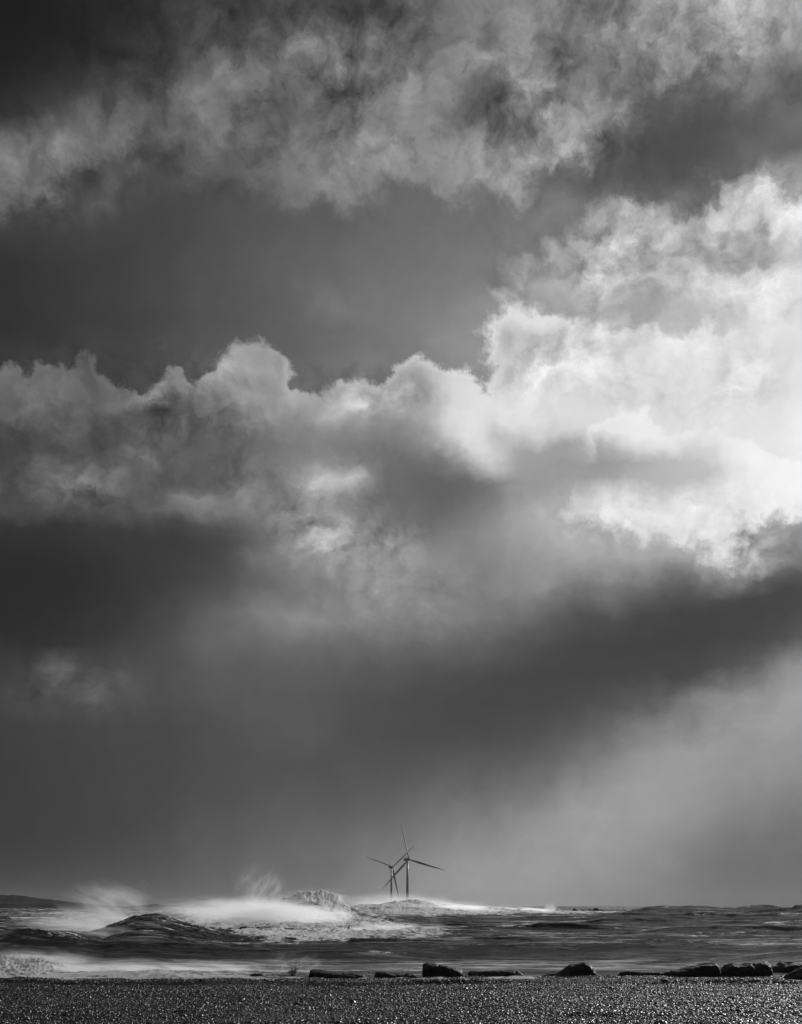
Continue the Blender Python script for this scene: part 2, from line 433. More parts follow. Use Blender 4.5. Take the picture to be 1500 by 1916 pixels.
# ------------------------------------------------------------------ sea
def curve_at(X, pts):
    return np.interp(X, [p[0] for p in pts], [p[1] for p in pts])

def smooth_curve(X, pts, w=10.):
    return (curve_at(X - w, pts) + 2 * curve_at(X, pts) + curve_at(X + w, pts)) / 4

# crest rows (photo pixels) and crest distances of the waves that can be told apart
WAVES = [
 # crest row by X, distance by X, front width, back width, height factor by X
 dict(y=[(-400,1790),(-150,1765),(0,1750),(50,1746),(90,1752),(130,1754),(170,1768),(230,1790),(300,1800)], d=[(-400,72),(0,78),(100,80),(250,84)], f=9, b=9,
      k=[(-400,1),(140,1),(220,.3),(300,0)]),
 dict(y=[(60,1778),(110,1764),(160,1755),(195,1746),(213,1735),(222,1733),(240,1722),(265,1715),(295,1716),(315,1723),(345,1732),(385,1744),(430,1755),(480,1762),(560,1767),(700,1772)],
      d=[(60,92),(100,94),(240,102),(300,106),(500,108),(700,112)], f=17, b=9, k=[(40,0),(110,1),(560,1),(760,.0)]),
 dict(y=[(640,1784),(760,1776),(830,1767),(900,1763),(960,1765),(1040,1768),(1120,1765),(1180,1762),(1245,1759),(1310,1763),(1380,1771),(1450,1774),(1700,1772)],
      d=[(640,76),(900,79),(1240,75),(1700,78)], f=4.2, b=3.5, k=[(600,0),(760,.7),(880,1),(1700,1)]),
 dict(y=[(1280,1790),(1370,1786),(1440,1776),(1500,1773),(1600,1770)], d=[(1280,64),(1600,64)], f=4, b=4, k=[(1300,0),(1420,.6),(1600,.8)]),
 # the wall of white water left of the turbines
 dict(y=[(440,1712),(500,1702),(530,1694),(548,1687),(560,1681),(575,1676),(590,1677),(602,1674),(618,1680),(628,1682),(640,1692),(648,1702),(668,1706),(700,1710),(800,1716)],
      d=[(440,176),(600,182),(800,190)], f=7, b=8, k=[(420,0),(480,1),(660,1),(760,.0)]),
 # breaking line under the turbines
 dict(y=[(560,1706),(640,1703),(700,1699),(745,1692),(765,1689),(785,1690),(820,1695),(860,1699),(900,1702),(960,1706),(1040,1711),(1120,1713),(1250,1714)],
      d=[(560,300),(760,330),(1040,360),(1250,400)], f=16, b=22, k=[(520,0),(640,1),(1000,1),(1250,.3)]),
 dict(y=[(1100,1712),(1190,1706),(1230,1702),(1300,1701),(1380,1705),(1410,1700),(1430,1699),(1480,1704),(1500,1700),(1600,1697)],
      d=[(1100,270),(1300,260),(1600,240)], f=9, b=12, k=[(1080,0),(1180,1),(1700,1)]),
 dict(y=[(900,1726),(1000,1724),(1100,1720),(1180,1717),(1300,1716),(1400,1719),(1600,1717)], d=[(900,190),(1600,180)], f=8, b=12, k=[(860,0),(980,1),(1700,1)]),
 dict(y=[(820,1745),(900,1740),(1000,1737),(1150,1739),(1250,1743)], d=[(820,128),(1250,120)], f=5, b=7, k=[(800,0),(900,1),(1180,1),(1280,0)]),
 dict(y=[(1150,1750),(1260,1744),(1380,1741),(1500,1742),(1600,1744)], d=[(1150,108),(1600,104)], f=4.5, b=6, k=[(1150,0),(1260,1),(1700,1)]),
 dict(y=[(1000,1731),(1200,1728),(1350,1730),(1500,1727)], d=[(1000,150),(1500,146)], f=5, b=7, k=[(1000,0),(1120,1),(1700,1)]),
 dict(y=[(440,1790),(560,1784),(680,1783),(800,1788),(900,1793)], d=[(440,71),(900,69)], f=3.5, b=5, k=[(440,0),(560,1),(800,1),(920,0)]),
 # low churning shore break at the left
 dict(y=[(-300,1790),(0,1797),(30,1796),(70,1795),(100,1800),(130,1812),(180,1819)], d=[(-300,58),(0,57),(180,56)], f=2.2, b=3.0, k=[(-300,1),(90,1),(140,.4),(200,0)]),
 dict(y=[(400,1752),(440,1745),(480,1743),(530,1741),(560,1745),(600,1752)], d=[(400,118),(600,122)], f=3.5, b=4, k=[(390,0),(440,1),(560,1),(610,0)]),
 dict(y=[(400,1722),(440,1716),(500,1712),(520,1716),(560,1722)], d=[(400,160),(560,162)], f=5, b=5, k=[(400,0),(440,1),(520,1),(560,0)]),
 # far whitecaps at the left
 dict(y=[(-300,1722),(0,1722),(100,1721),(180,1718),(260,1716),(340,1712),(400,1710)], d=[(-300,230),(400,230)], f=14, b=14, k=[(-300,.5),(120,.8),(400,.5),(480,0)]),
]
def sea_height(u, d):
    X = 750 + F * u
    x = u * d
    dist_w = d * (1 + .02 * gnoise(x / 14., d / 25., 5))
    h = -.05 + np.minimum(d / 60., 2.2) * (.10 * gnoise(x / 38. + 3, d / 13., 11) + .07 * gnoise(x / 17., d / 6.5, 12))
    h = h * np.clip((d - 50) / 14, .15, 1)
    face = np.zeros_like(d); lipfoam = np.zeros_like(d)
    for w in WAVES:
        yc = smooth_curve(X, w['y'], 8); dc = smooth_curve(X, w['d'], 40); k = smooth_curve(X, w['k'], 20)
        zc = CAM_H - (yc - HZ) / F * dc
        s = dist_w - dc
        prof = np.where(s < 0, np.exp(-(np.abs(s) / (w['f'] * 1.05)) ** 1.2), np.exp(-(s / w['b']) ** 2))
        h = h + k * np.maximum(zc, 0) * prof * (1 - np.clip(h, 0, 1) * .3)
        face = np.maximum(face, k * prof * (1 - sst(-.4, .8, s)))
        lipfoam = np.maximum(lipfoam, np.clip(k, 0, 1) * np.exp(-((s - .5) / (.5 + d / 160.)) ** 2))
    return h, face, lipfoam

FOAM = [  # outline in photo pixels on the still-water plane (row, column), strength, blur px
 ([(330,1742),(400,1748),(470,1763),(560,1769),(640,1770),(720,1764),(850,1760),(860,1754),(800,1746),(760,1738),(720,1726),(690,1716),(640,1712),(470,1711),(340,1712)], 1., 7),
 ([(620,1716),(700,1719),(800,1722),(900,1720),(1010,1716),(1130,1716),(1150,1711),(1000,1706),(640,1706)], 1., 3),
 ([(-60,1735),(150,1744),(240,1738),(300,1728),(330,1712),(200,1708),(-60,1712)], .3, 6),
 ([(-200,1796),(60,1797),(130,1806),(200,1812),(500,1819),(700,1827),(1000,1828),(1000,1836),(-200,1848)], .9, 6),
 ([(1010,1713),(1170,1713),(1165,1709),(1010,1709)], 1., 2),
 ([(330,1806),(520,1812),(700,1824),(860,1822),(860,1832),(330,1832)], .45, 8),
]
def foam_mask(u, d):
    X = 750 + F * u; Y = HZ + F * CAM_H / d
    m = np.zeros_like(d)
    wob = 6 * gnoise(X / 30., Y / 8., 31)
    for poly, s, bl in FOAM:
        x0 = min(p[0] for p in poly) - 30; x1 = max(p[0] for p in poly) + 30
        y0 = min(p[1] for p in poly) - 12; y1 = max(p[1] for p in poly) + 12
        sel = (X > x0) & (X < x1) & (Y > y0) & (Y < y1)
        if not sel.any(): continue
        xs, ys = X[sel] + wob[sel], Y[sel] + .3 * wob[sel]
        dd = seg_dist(xs / 3, ys, [(p[0] / 3, p[1]) for p in poly + poly[:1]])
        sd = np.where(in_poly(xs, ys, poly), dd, -dd)
        m[sel] = np.maximum(m[sel], s * sst(-bl, bl, sd))
    return m

ucore = np.linspace(-.315, .315, 1150)
us = np.concatenate([np.linspace(-.62, -.32, 60)[:-1], ucore, np.linspace(.32, .62, 60)])
inv = np.concatenate([np.linspace(1 / 46., 1 / 60., 90), np.linspace(1 / 60., 1 / 125., 380)[1:], np.linspace(1 / 125., 1 / 420., 330)[1:],
                      np.linspace(1 / 420., 1 / 2500., 110)[1:], np.linspace(1 / 2500., 1 / 14000., 12)[1:]])
ds_ = 1 / inv
U, D = np.meshgrid(us, ds_)
Hh, face, lipfoam = sea_height(U, D)
fm = foam_mask(U, D)
Xw = U * D
Xp_ = 750 + F * U
near = np.clip(60 / D, .15, 1)
chop = np.clip(D / 55. - .75, .1, 1)
# wind chop drawn out along the crests, and churned white water
def ridged(x, y, s):
    n = 1 - 2.2 * np.abs(gnoise(x, y, s)); return np.clip(n, -.4, 1)
wx = Xw + 2.5 * gnoise(Xw / 20, D / 20, 151); wd = D + 1.5 * gnoise(Xw / 12, D / 12, 153)
r1 = ridged(wx / 40 + .3, wd / 8.5 + wx / 90, 155); r2 = ridged(wx / 8., wd / 3.6 - wx / 30, 157); r3 = ridged(wx / 70., wd / 32., 159)
calm = 1 - .75 * np.clip(fm, 0, 1)
amp = sst(54, 85, D)
Hh += amp * (.34 * r1 * np.clip(D / 90, .6, 2.2) * (1 - .5 * np.clip(face, 0, 1)) + .09 * r2 * np.clip(D / 90, .6, 1.6)) + .55 * (r3 - .3) * sst(170, 420, D) * (1 - .9 * np.exp(-((Xp_ - 1095) / 80) ** 2) * np.exp(-((D - 480) / 110) ** 2))
r1f = ridged(wx / 40 + .3, (wd + 1.6) / 8.5 + wx / 90, 155)
face = np.maximum(face, .9 * amp * sst(.05, .5, r1f - r1 + .15) * sst(.0, .6, r1f))
caps = sst(.86, .99, r1) * sst(.05, .3, gnoise(Xw / 30, D / 22, 161)) + .8 * sst(.8, .97, r3) * sst(.0, .3, gnoise(Xw / 60, D / 50, 163)) * sst(150, 300, D)
slant = np.exp(-((Xp_ - 330) / 190) ** 2) * np.exp(-((D - 94) / 18) ** 2)
Hh += slant * (.26 * fbm((Xw - .4 * D) / 14., (D + .45 * Xw) / 2.4, 6, 141, .6) + .03 * fbm(Xw / .8, D / 1.2, 4, 147, .6))
Hh += chop * (.15 * fbm(Xw / 5.5 + 9, D / 2.2 + Xw / 16, 6, 41, .6) + .05 * fbm(Xw / 1.6, D / .7 - Xw / 5, 4, 47, .62) * near)
Xp = 750 + F * U
wall = sst(500, 545, Xp) * (1 - sst(640, 662, Xp)) * np.exp(-((D - 180) / 13) ** 2)
shore = (1 - sst(90, 150, Xp)) * np.exp(-((D - 56) / 4.) ** 2)
crest1 = np.exp(-((Xp - 262) / 55) ** 2) * np.exp(-((D - 105) / 2.5) ** 2) + np.exp(-((Xp - 215) / 20) ** 2) * np.exp(-((D - 100) / 4) ** 2)
crest0 = np.exp(-((Xp - 110) / 90) ** 2) * np.exp(-((D - 79) / 2.) ** 2)
rough_ = np.abs(fbm(Xw / 3.2, D / 5.5, 6, 61, .66))
Hh += fm * .30 * (rough_ - .15) * np.clip(D / 110, .2, 1.5)
Hh += fm * .28 * fbm(Xw / 8., D / 12., 3, 67) * np.clip(D / 120, .2, 1.5)
Hh += wall * .5 * (np.abs(fbm(Xw / 1.8, D / 4.2, 7, 71, .66)) - .2)
Hh += shore * .22 * (np.abs(fbm(Xw / 1.2, D / 1.6, 6, 81, .66)) - .1)
Hh += (crest1 * .22 + crest0 * .2) * (np.abs(fbm(Xw / 1.0, D / 1.2, 6, 91, .62)) - .12)
fm = np.clip(fm * (1 - .35 * wall) * (1 - .45 * np.clip(face, 0, 1) * sst(100, 112, D) * (1 - sst(210, 240, D))) + wall * .4 + shore * .55 + crest1 * .12 + crest0 * .35 + .55 * caps * calm + .42 * lipfoam * calm * sst(-.1, .35, gnoise(Xw / 7., D / 9., 171)), 0, 1)
sea_v = np.stack([Xw, D, Hh], -1).reshape(-1, 3)

m_sea, b, out = new_mat('sea_water')
co = b.n('ShaderNodeNewGeometry').outputs['Position']
fo = b.n('ShaderNodeAttribute', attribute_name='foam').outputs['Fac']
fa_ = b.n('ShaderNodeAttribute', attribute_name='face').outputs['Fac']
st = b.vm('MULTIPLY', co, (.16, .9, .9))
lace = b.noise(b.vm('MULTIPLY', co, (.7, .7, 1.8)), 1.1, 10, .72, dist=.8)
streak = b.noise(st, 1.1, 8, .7, dist=1.0)
lace2 = b.noise(b.vm('MULTIPLY', co, (.5, .25, 1.)), .35, 4, .6, dist=.4)
cov = b.mr(b.m('ADD', b.m('MULTIPLY', fo, .62), b.m('ADD', b.m('MULTIPLY', b.m('SUBTRACT', lace, .5), 2.4), b.m('MULTIPLY', b.m('SUBTRACT', lace2, .5), 1.2))), .25, .55, kind='SMOOTHSTEP')
cov = b.m('MULTIPLY', cov, b.mr(fo, .02, .25))
band = b.mr(b.noise(b.vm('MULTIPLY', co, (.014, .075, .3)), 1., 4, .62, dist=.6), .40, .60, .10, 1.25)
thin = b.m('MULTIPLY', b.m('MULTIPLY', b.m('MULTIPLY', b.mr(streak, .45, .63), .72), band), b.mr(fa_, .1, .6, 1.15, .04))  # streak foam thinned on wave fronts, putting their darker shade into the colour
cx_, cy_, cz_ = b.sep(co)
fan = b.xyz(b.m('MULTIPLY', cx_, .10), b.m('MULTIPLY', cy_, .10), b.m('ADD', b.m('MULTIPLY', cz_, 2.6), b.m('MULTIPLY', cx_, .16)))
fan = b.vm('ADD', fan, b.vm('SCALE', b.vm('SUBTRACT', b.noise(co, .35, 3, .5, color=True), (.5, .5, .5)), .9))
thin2 = b.m('MULTIPLY', b.m('MULTIPLY', b.mr(b.noise(fan, 1.5, 7, .72), .52, .72), .4), b.mr(fa_, .15, .6))
cov = b.m('MAXIMUM', b.m('MAXIMUM', cov, thin), thin2)
water = b.n('ShaderNodeBsdfPrincipled')
water.inputs['Base Color'].default_value = grey(.012); water.inputs['IOR'].default_value = 1.333
water.inputs['Roughness'].default_value = .16; water.inputs['Specular IOR Level'].default_value = .015
foam = b.n('ShaderNodeBsdfPrincipled')
foam.inputs['Base Color'].default_value = grey(.82); foam.inputs['Roughness'].default_value = .8
foam.inputs['Specular IOR Level'].default_value = .2
tl = b.n('ShaderNodeBsdfTranslucent'); tl.inputs['Color'].default_value = grey(.8)
fmx = b.n('ShaderNodeMixShader'); fmx.inputs[0].default_value = .5
m_sea.node_tree.links.new(foam.outputs[0], fmx.inputs[1]); m_sea.node_tree.links.new(tl.outputs[0], fmx.inputs[2])
bp = b.n('ShaderNodeBump'); bp.inputs['Strength'].default_value = .6; bp.inputs['Distance'].default_value = .11
rip = b.noise(b.vm('MULTIPLY', co, (.45, 1., 1.)), 2.6, 8, .62, dist=.4)
b.put(bp.inputs['Height'], rip)
bp2 = b.n('ShaderNodeBump'); bp2.inputs['Strength'].default_value = .35; bp2.inputs['Distance'].default_value = .15
b.put(bp2.inputs['Height'], lace)
m_sea.node_tree.links.new(bp.outputs[0], water.inputs['Normal'])
m_sea.node_tree.links.new(bp2.outputs[0], foam.inputs['Normal'])
mx = b.n('ShaderNodeMixShader')
b.put(mx.inputs[0], cov)
m_sea.node_tree.links.new(water.outputs[0], mx.inputs[1]); m_sea.node_tree.links.new(fmx.outputs[0], mx.inputs[2])
m_sea.node_tree.links.new(mx.outputs[0], out.inputs['Surface'])
sea = mesh_obj('sea', sea_v, grid_faces(len(ds_), len(us)), m_sea)
attr(sea, 'foam', fm); attr(sea, 'face', face)
tag(sea, 'rough grey storm sea with wind streaks and white foam reaching the horizon', kind='structure')

# ------------------------------------------------------------------ beach
def beach_h(x, y):
    u = x / np.maximum(y, 1)
    X = 750 + F * u
    edge = 50.4 + 1.1 * gnoise(x / 5., 3.3, 7) + .25 * gnoise(x / 1.8, 1.3, 8) + np.interp(X, [0, 120, 700, 1100, 1500], [1.6, 0, .2, 1.6, 1.2])
    h = -.055 + .46 * np.clip((edge - y) / 22, 0, 1.4)
    h = h + .035 * np.exp(-((y - edge + .8) / .7) ** 2)
    h = h - np.clip(y - edge, 0, 6) * .35
    lip = 44.6 + .8 * gnoise(x / 9., 8.1, 17)
    h = h + .11 * sst(-.05, .5, y - lip) * (1 - sst(.5, 3.0, y - lip)) - .03 * np.exp(-((y - lip + .5) / .5) ** 2)
    lip2 = 47.4 + .7 * gnoise(x / 7., 5.1, 19)
    h = h + .04 * sst(-.05, .4, y - lip2) * (1 - sst(.4, 2.0, y - lip2))
    h = h + .07 * gnoise(x / 4., y / 2.5, 29) + .05 * fbm(x / 3.2, y / .9, 4, 23) + .012 * fbm(x / .3, y / .3, 3, 27)
    return h
bx = np.linspace(-34, 34, 700); by = np.concatenate([np.linspace(-12, 22, 40)[:-1], np.linspace(22, 57, 420)])
BX, BY = np.meshgrid(bx, by)
BZ = beach_h(BX, BY)
m_beach = simple_mat('wet_shingle_ground', .02, .4, .5, 18., .8, .02, detail=6)
beach = mesh_obj('beach', np.stack([BX, BY, BZ], -1).reshape(-1, 3), grid_faces(len(by), len(bx)), m_beach)
tag(beach, 'dark wet shingle beach in the foreground', kind='structure')

rng = np.random.default_rng(5)
N = 230000
yy = np.sqrt(rng.uniform(23.5 ** 2, 52.4 ** 2, N)); uu = rng.uniform(-.335, .335, N); xx = uu * yy
zz = beach_h(xx, yy)
patch = fbm(xx / 4.5, yy / .9, 4, 33)
big = rng.random(N) < .0006
sz = (.013 + .024 * rng.random(N) ** 2.2) * (1 + .7 * patch)
sz = np.where(big, rng.uniform(.035, .085, N), sz)
keep = zz > -.25
pv = np.stack([xx, yy, zz + sz * .15], -1)[keep]; sz = sz[keep]
m_peb, b, out = new_mat('wet_pebble')
p = b.n('ShaderNodeBsdfPrincipled')
rnd = b.n('ShaderNodeObjectInfo').outputs['Random']
v = b.mr(b.m('POWER', rnd, 2.), 0, 1, .004, .02)
m_peb.node_tree.links.new(b.xyz(v, v, v), p.inputs['Base Color'])
b.put(p.inputs['Roughness'], b.mr(b.m('FRACT', b.m('MULTIPLY', rnd, 37.)), 0, 1, .07, .45))
p.inputs['Specular IOR Level'].default_value = .42
m_peb.node_tree.links.new(p.outputs[0], out.inputs['Surface'])
me = bpy.data.meshes.new('pebbles')
me.vertices.add(len(pv)); me.vertices.foreach_set('co', pv.astype('f').ravel())
peb = bpy.data.objects.new('pebbles', me); col.objects.link(peb)
me.materials.append(m_peb)
attr(peb, 'size', sz)
rots = rng.uniform(0, 6.283, (len(pv), 3)); rots[:, :2] = rng.normal(0, .28, (len(pv), 2))
a = me.attributes.new('turn', 'FLOAT_VECTOR', 'POINT'); a.data.foreach_set('vector', rots.astype('f').ravel())
scl = np.stack([rng.uniform(.8, 1.5, len(pv)), rng.uniform(.7, 1.2, len(pv)), rng.uniform(.4, .75, len(pv))], -1) * sz[:, None]
a = me.attributes.new('stretch', 'FLOAT_VECTOR', 'POINT'); a.data.foreach_set('vector', scl.astype('f').ravel())
gt = bpy.data.node_groups.new('pebble_scatter', 'GeometryNodeTree')
gt.interface.new_socket('Geometry', in_out='INPUT', socket_type='NodeSocketGeometry')
gt.interface.new_socket('Geometry', in_out='OUTPUT', socket_type='NodeSocketGeometry')
gi = gt.nodes.new('NodeGroupInput'); go = gt.nodes.new('NodeGroupOutput')
ico = gt.nodes.new('GeometryNodeMeshIcoSphere'); ico.inputs['Subdivisions'].default_value = 2
sp = gt.nodes.new('GeometryNodeSetPosition')
nz = gt.nodes.new('ShaderNodeTexNoise'); nz.inputs['Scale'].default_value = 1.4
sub = gt.nodes.new('ShaderNodeVectorMath'); sub.operation = 'SUBTRACT'; sub.inputs[1].default_value = (.5, .5, .5)
scn = gt.nodes.new('ShaderNodeVectorMath'); scn.operation = 'SCALE'; scn.inputs['Scale'].default_value = .9
gt.links.new(nz.outputs['Color'], sub.inputs[0]); gt.links.new(sub.outputs[0], scn.inputs[0]); gt.links.new(scn.outputs[0], sp.inputs['Offset'])
gt.links.new(ico.outputs['Mesh'], sp.inputs['Geometry'])
ss = gt.nodes.new('GeometryNodeSetShadeSmooth'); gt.links.new(sp.outputs[0], ss.inputs[0])
sm = gt.nodes.new('GeometryNodeSetMaterial'); sm.inputs['Material'].default_value = m_peb; gt.links.new(ss.outputs[0], sm.inputs[0])
iop = gt.nodes.new('GeometryNodeInstanceOnPoints')
mp = gt.nodes.new('GeometryNodeMeshToPoints'); gt.links.new(gi.outputs[0], mp.inputs[0])
gt.links.new(mp.outputs[0], iop.inputs['Points']); gt.links.new(sm.outputs[0], iop.inputs['Instance'])
for nm, sk in (('turn', 'Rotation'), ('stretch', 'Scale')):
    na = gt.nodes.new('GeometryNodeInputNamedAttribute'); na.data_type = 'FLOAT_VECTOR'; na.inputs['Name'].default_value = nm
    gt.links.new(na.outputs[0], iop.inputs[sk])
gt.links.new(iop.outputs[0], go.inputs[0])
mod = peb.modifiers.new('scatter', 'NODES'); mod.node_group = gt
tag(peb, 'wet dark pebbles glittering all over the beach', kind='stuff')

# ------------------------------------------------------------------ rocks
m_rock = simple_mat('dark_wet_rock', .009, .7, .5, 3.5, .9, .08, spec=.14)
m_rock_far = simple_mat('dark_sea_rock', .03, .7, .4, .8, .5, .2)

def rock(name, prof, base_row, d, depth, seed, mat=m_rock, amp=.05, n=64, sink=.25, power=3.2):
    """prof: skyline of the rock as (X, row) in the photograph's pixels; turned into metres at distance d."""
    X0, X1 = prof[0][0], prof[-1][0]
    cx = ((X0 + X1) / 2 - 750) / F * d
    zb = CAM_H - (base_row - HZ) / F * d
    s = np.linspace(0, 1, n)
    xs = ((X0 + (X1 - X0) * s) - 750) / F * d - cx
    tops = (base_row - np.interp(X0 + (X1 - X0) * s, [q[0] for q in prof], [q[1] for q in prof])) / F * d
    tops = np.maximum(tops, .02)
    m = 40
    t = np.linspace(-1, 1, m)
    S, T = np.meshgrid(s, t)
    XX = np.tile(xs, (m, 1)); TP = np.tile(tops, (m, 1))
    taper = 1 - .35 * np.abs(2 * S - 1) ** 4
    dx_ = fbm(S * 3 + seed, T * 1.5, 3, seed)
    YY = depth / 2 * T * taper * (1 + .25 * dx_)
    edge = np.clip(1 - np.abs(T) ** power, 0, 1) ** (1 / power)
    # a broken top: two or three planes of slightly different tilt
    pl = .12 * np.sin(seed * 1.7) * T + .10 * np.abs(gnoise(XX * 1.1 + seed, YY * 1.1, seed + 3))
    ZZ = (TP + sink) * edge * (1 - np.clip(pl, -.02, .3) * (np.abs(T) > .05)) - sink
    hgt = max(tops)
    bumps = amp * fbm(XX * 2.2 + seed, (YY + ZZ) * 2.2, 5, seed + 9, .55)
    YY = YY + bumps * 1.6 * np.sign(T)
    ZZ = ZZ + bumps * .5 * (edge > .2)
    vv = np.stack([XX, YY, ZZ], -1).reshape(-1, 3)
    f = grid_faces(m, n)
    o = mesh_obj(name, vv, f, mat)
    o.location = (cx, d, zb)
    # close both ends
    me = o.data
    bm = bmesh.new(); bm.from_mesh(me)
    bmesh.ops.holes_fill(bm, edges=[e for e in bm.edges if e.is_boundary], sides=0)
    bmesh.ops.recalc_face_normals(bm, faces=bm.faces)
    for f_ in bm.faces: f_.smooth = True
    bm.to_mesh(me); bm.free()
    try: me.set_sharp_from_angle(angle=R(38))
    except Exception: pass
    return o
import bmesh
G = 'dark rocks along the top of the beach'
ROCKS = [
 ([(415,1834),(422,1830),(435,1829),(446,1831),(456,1834)], 1836, 50.5, .6, 'tiny low dark stone at the surf edge, first of the rock row from the left'),
 ([(466,1831),(469,1824),(476,1821),(490,1822),(499,1826),(507,1831)], 1834, 50.5, .7, 'small rounded dark rock in front of white surf, left of the lacy splash'),
 ([(575,1830),(578,1824),(580,1815),(586,1814),(610,1816),(632,1819),(660,1820),(680,1822),(683,1826),(683,1830)], 1832, 51, 1.2, 'long flat dark slab just right of the lacy splash'),
 ([(699,1830),(701,1822),(703,1817),(712,1817),(740,1820),(765,1821),(773,1823),(781,1829)], 1832, 51, 1.2, 'flat low dark slab just left of the tallest square block'),
 ([(790,1828),(790,1812),(791,1803),(796,1801),(812,1802),(832,1807),(850,1811),(862,1813),(866,1818),(864,1827)], 1831, 51, 1.5, 'tall dark block with square left side and sloping top'),
 ([(873,1828),(875,1820),(880,1817),(915,1817),(950,1816),(968,1817),(975,1821),(981,1827)], 1831, 51.4, 1.2, 'long flat dark slab just right of the tall square block'),
 ([(1010,1826),(1026,1822),(1045,1818),(1056,1811),(1064,1805),(1080,1803),(1092,1801),(1102,1804),(1110,1813),(1117,1826)], 1829, 51.8, 1.6, 'domed dark rock with a long low tail on its left'),
 ([(1157,1824),(1160,1819),(1170,1816),(1190,1816),(1215,1818),(1240,1818),(1258,1817),(1262,1822)], 1828, 52, 1.2, 'low thin dark slab touching the thin end of the wedge rock'),
 ([(1252,1823),(1256,1816),(1275,1812),(1300,1806),(1320,1802),(1336,1801),(1340,1803),(1345,1816),(1345,1823)], 1828, 51.4, 1.5, 'long dark wedge rock rising to a blunt right end'),
 ([(1344,1823),(1350,1815),(1360,1806),(1368,1802),(1388,1804),(1400,1801),(1415,1800),(1428,1799),(1437,1800),(1440,1806),(1440,1823)], 1828, 51.6, 1.7, 'wide dark block with flat top and slanting left side, right of the wedge rock'),
 ([(1438,1822),(1442,1808),(1455,1806),(1462,1801),(1480,1800),(1500,1801),(1530,1803),(1545,1822)], 1827, 55, 1.8, 'greyer flat-topped rock farthest back at the right end of the row'),
 ([(1462,1838),(1472,1826),(1485,1818),(1500,1812),(1530,1811),(1560,1822),(1570,1838)], 1842, 46.5, 1.3, 'dark rounded rock nearest the camera at the right edge'),
 ([(1118,1826),(1126,1824),(1140,1824),(1150,1827)], 1830, 52, .6, 'very low dark stone between the domed rock and the thin slab'),
 ([(1280,1834),(1300,1829),(1340,1829),(1390,1831),(1412,1835)], 1839, 48.6, 1.0, 'low dark ledge on the shingle in front of the wedge rock'),
]
for i, (pr, base, d, dep, lab) in enumerate(ROCKS):
    o = rock('rock', pr, base, d, dep, 3 + 7 * i)
    tag(o, lab, 'rock', G)

SK = [  # distant reef
 (1037,1046,1702,'smallest reef rock at the left end beside the plume of spray'),(1047,1068,1703.5,'thin flat reef rock, second from the left end'),
 (1069,1080,1700,'round reef boulder, the taller one in the left half of the reef'),(1080,1097,1703,'low flat reef rock right of the round boulder'),
 (1097,1110,1701.3,'blocky reef rock just left of the largest reef boulder'),(1107,1122,1699,'largest round reef boulder'),
 (1120,1130,1702,'sloping reef rock just right of the largest boulder'),(1129,1137,1703.4,'small low reef rock toward the right end'),
 (1136,1144,1704.6,'last tiny reef rock at the right end'),(1196,1203,1704,'lone tiny dark rock in the waves right of the reef')]
for i, (a0, a1, top, lab) in enumerate(SK):
    w = a1 - a0
    base = 1707.5
    pr = [(a0, base - .8), (a0 + w * .1, top + (base - top) * .45), (a0 + w * .3, top + .3), (a0 + w * .55, top), (a0 + w * .8, top + .8), (a0 + w * .93, top + (base - top) * .5), (a1, base - .6)]
    o = rock('sea_rock', pr, base, 520 + 6 * (i % 3), w / F * 520 * .8, 101 + i * 5, m_rock_far, .25, 32, 1.2, 2.4)
    tag(o, lab, 'rock', 'rocks of the distant reef')

# ------------------------------------------------------------------ headland and far shore
m_land = simple_mat('dark_headland', .05, 1., .5, .05, .4, 2., spec=0.)
def land(name, prof, d0, d1, lab, seed):
    xs = np.linspace(prof[0][0], prof[-1][0], 320); t = np.linspace(0, 1, 36)
    S, T = np.meshgrid(xs, t)
    dd = d0 + (d1 - d0) * T
    top = np.interp(S, [p[0] for p in prof], [p[1] for p in prof])
    zt = CAM_H - (top - HZ) / F * d1
    zt = zt * (1 + .05 * fbm(S / 9., T * 3, 4, seed))
    sh = sst(0, 1, T * 1.15) ** .8
    ZZ = -1.5 + (zt + 1.5) * sh + .5 * fbm(S / 6., T * 8, 5, seed + 2) * sh * (1 - T * .6)
    o = mesh_obj(name, np.stack([(S - 750) / F * dd, dd, ZZ], -1).reshape(-1, 3), grid_faces(36, 320), m_land)
    return tag(o, lab, kind='structure')
land('headland', [(-900,1668),(-400,1670),(-100,1674),(0,1675.5),(30,1676),(50,1678),(75,1682),(100,1684),(120,1687),(150,1690),(190,1693),(240,1697)], 900, 1350,
     'low dark headland behind the spray at the left edge', 7)
land('far_shore', [(230,1697),(270,1693.5),(290,1691.5),(302,1693),(315,1694.6),(360,1695),(400,1694.2),(460,1694),(560,1694.5),(640,1694),(720,1695.3),(800,1694.6),(870,1695.2),(905,1697)], 1900, 2300,
     'thin grey line of far shore on the horizon', 9)

# ------------------------------------------------------------------ wind turbines
m_turb = simple_mat('turbine_paint', .24, .5, .05, .2, 0, .1)
def lathe(name, prof, mat, parent, seg=20, axis='z'):
    vs, fs = [], []
    for r, z in prof:
        for k in range(seg):
            a = 2 * math.pi * k / seg
            vs.append((r * math.cos(a), r * math.sin(a), z) if axis == 'z' else (r * math.cos(a), z, r * math.sin(a)))
    for i in range(len(prof) - 1):
        for k in range(seg):
            fs.append((i * seg + k, i * seg + (k + 1) % seg, (i + 1) * seg + (k + 1) % seg, (i + 1) * seg + k))
    fs.append(tuple(range(seg))[::-1]); fs.append(tuple(range((len(prof) - 1) * seg, len(prof) * seg)))
    return mesh_obj(name, vs, fs, mat, parent)

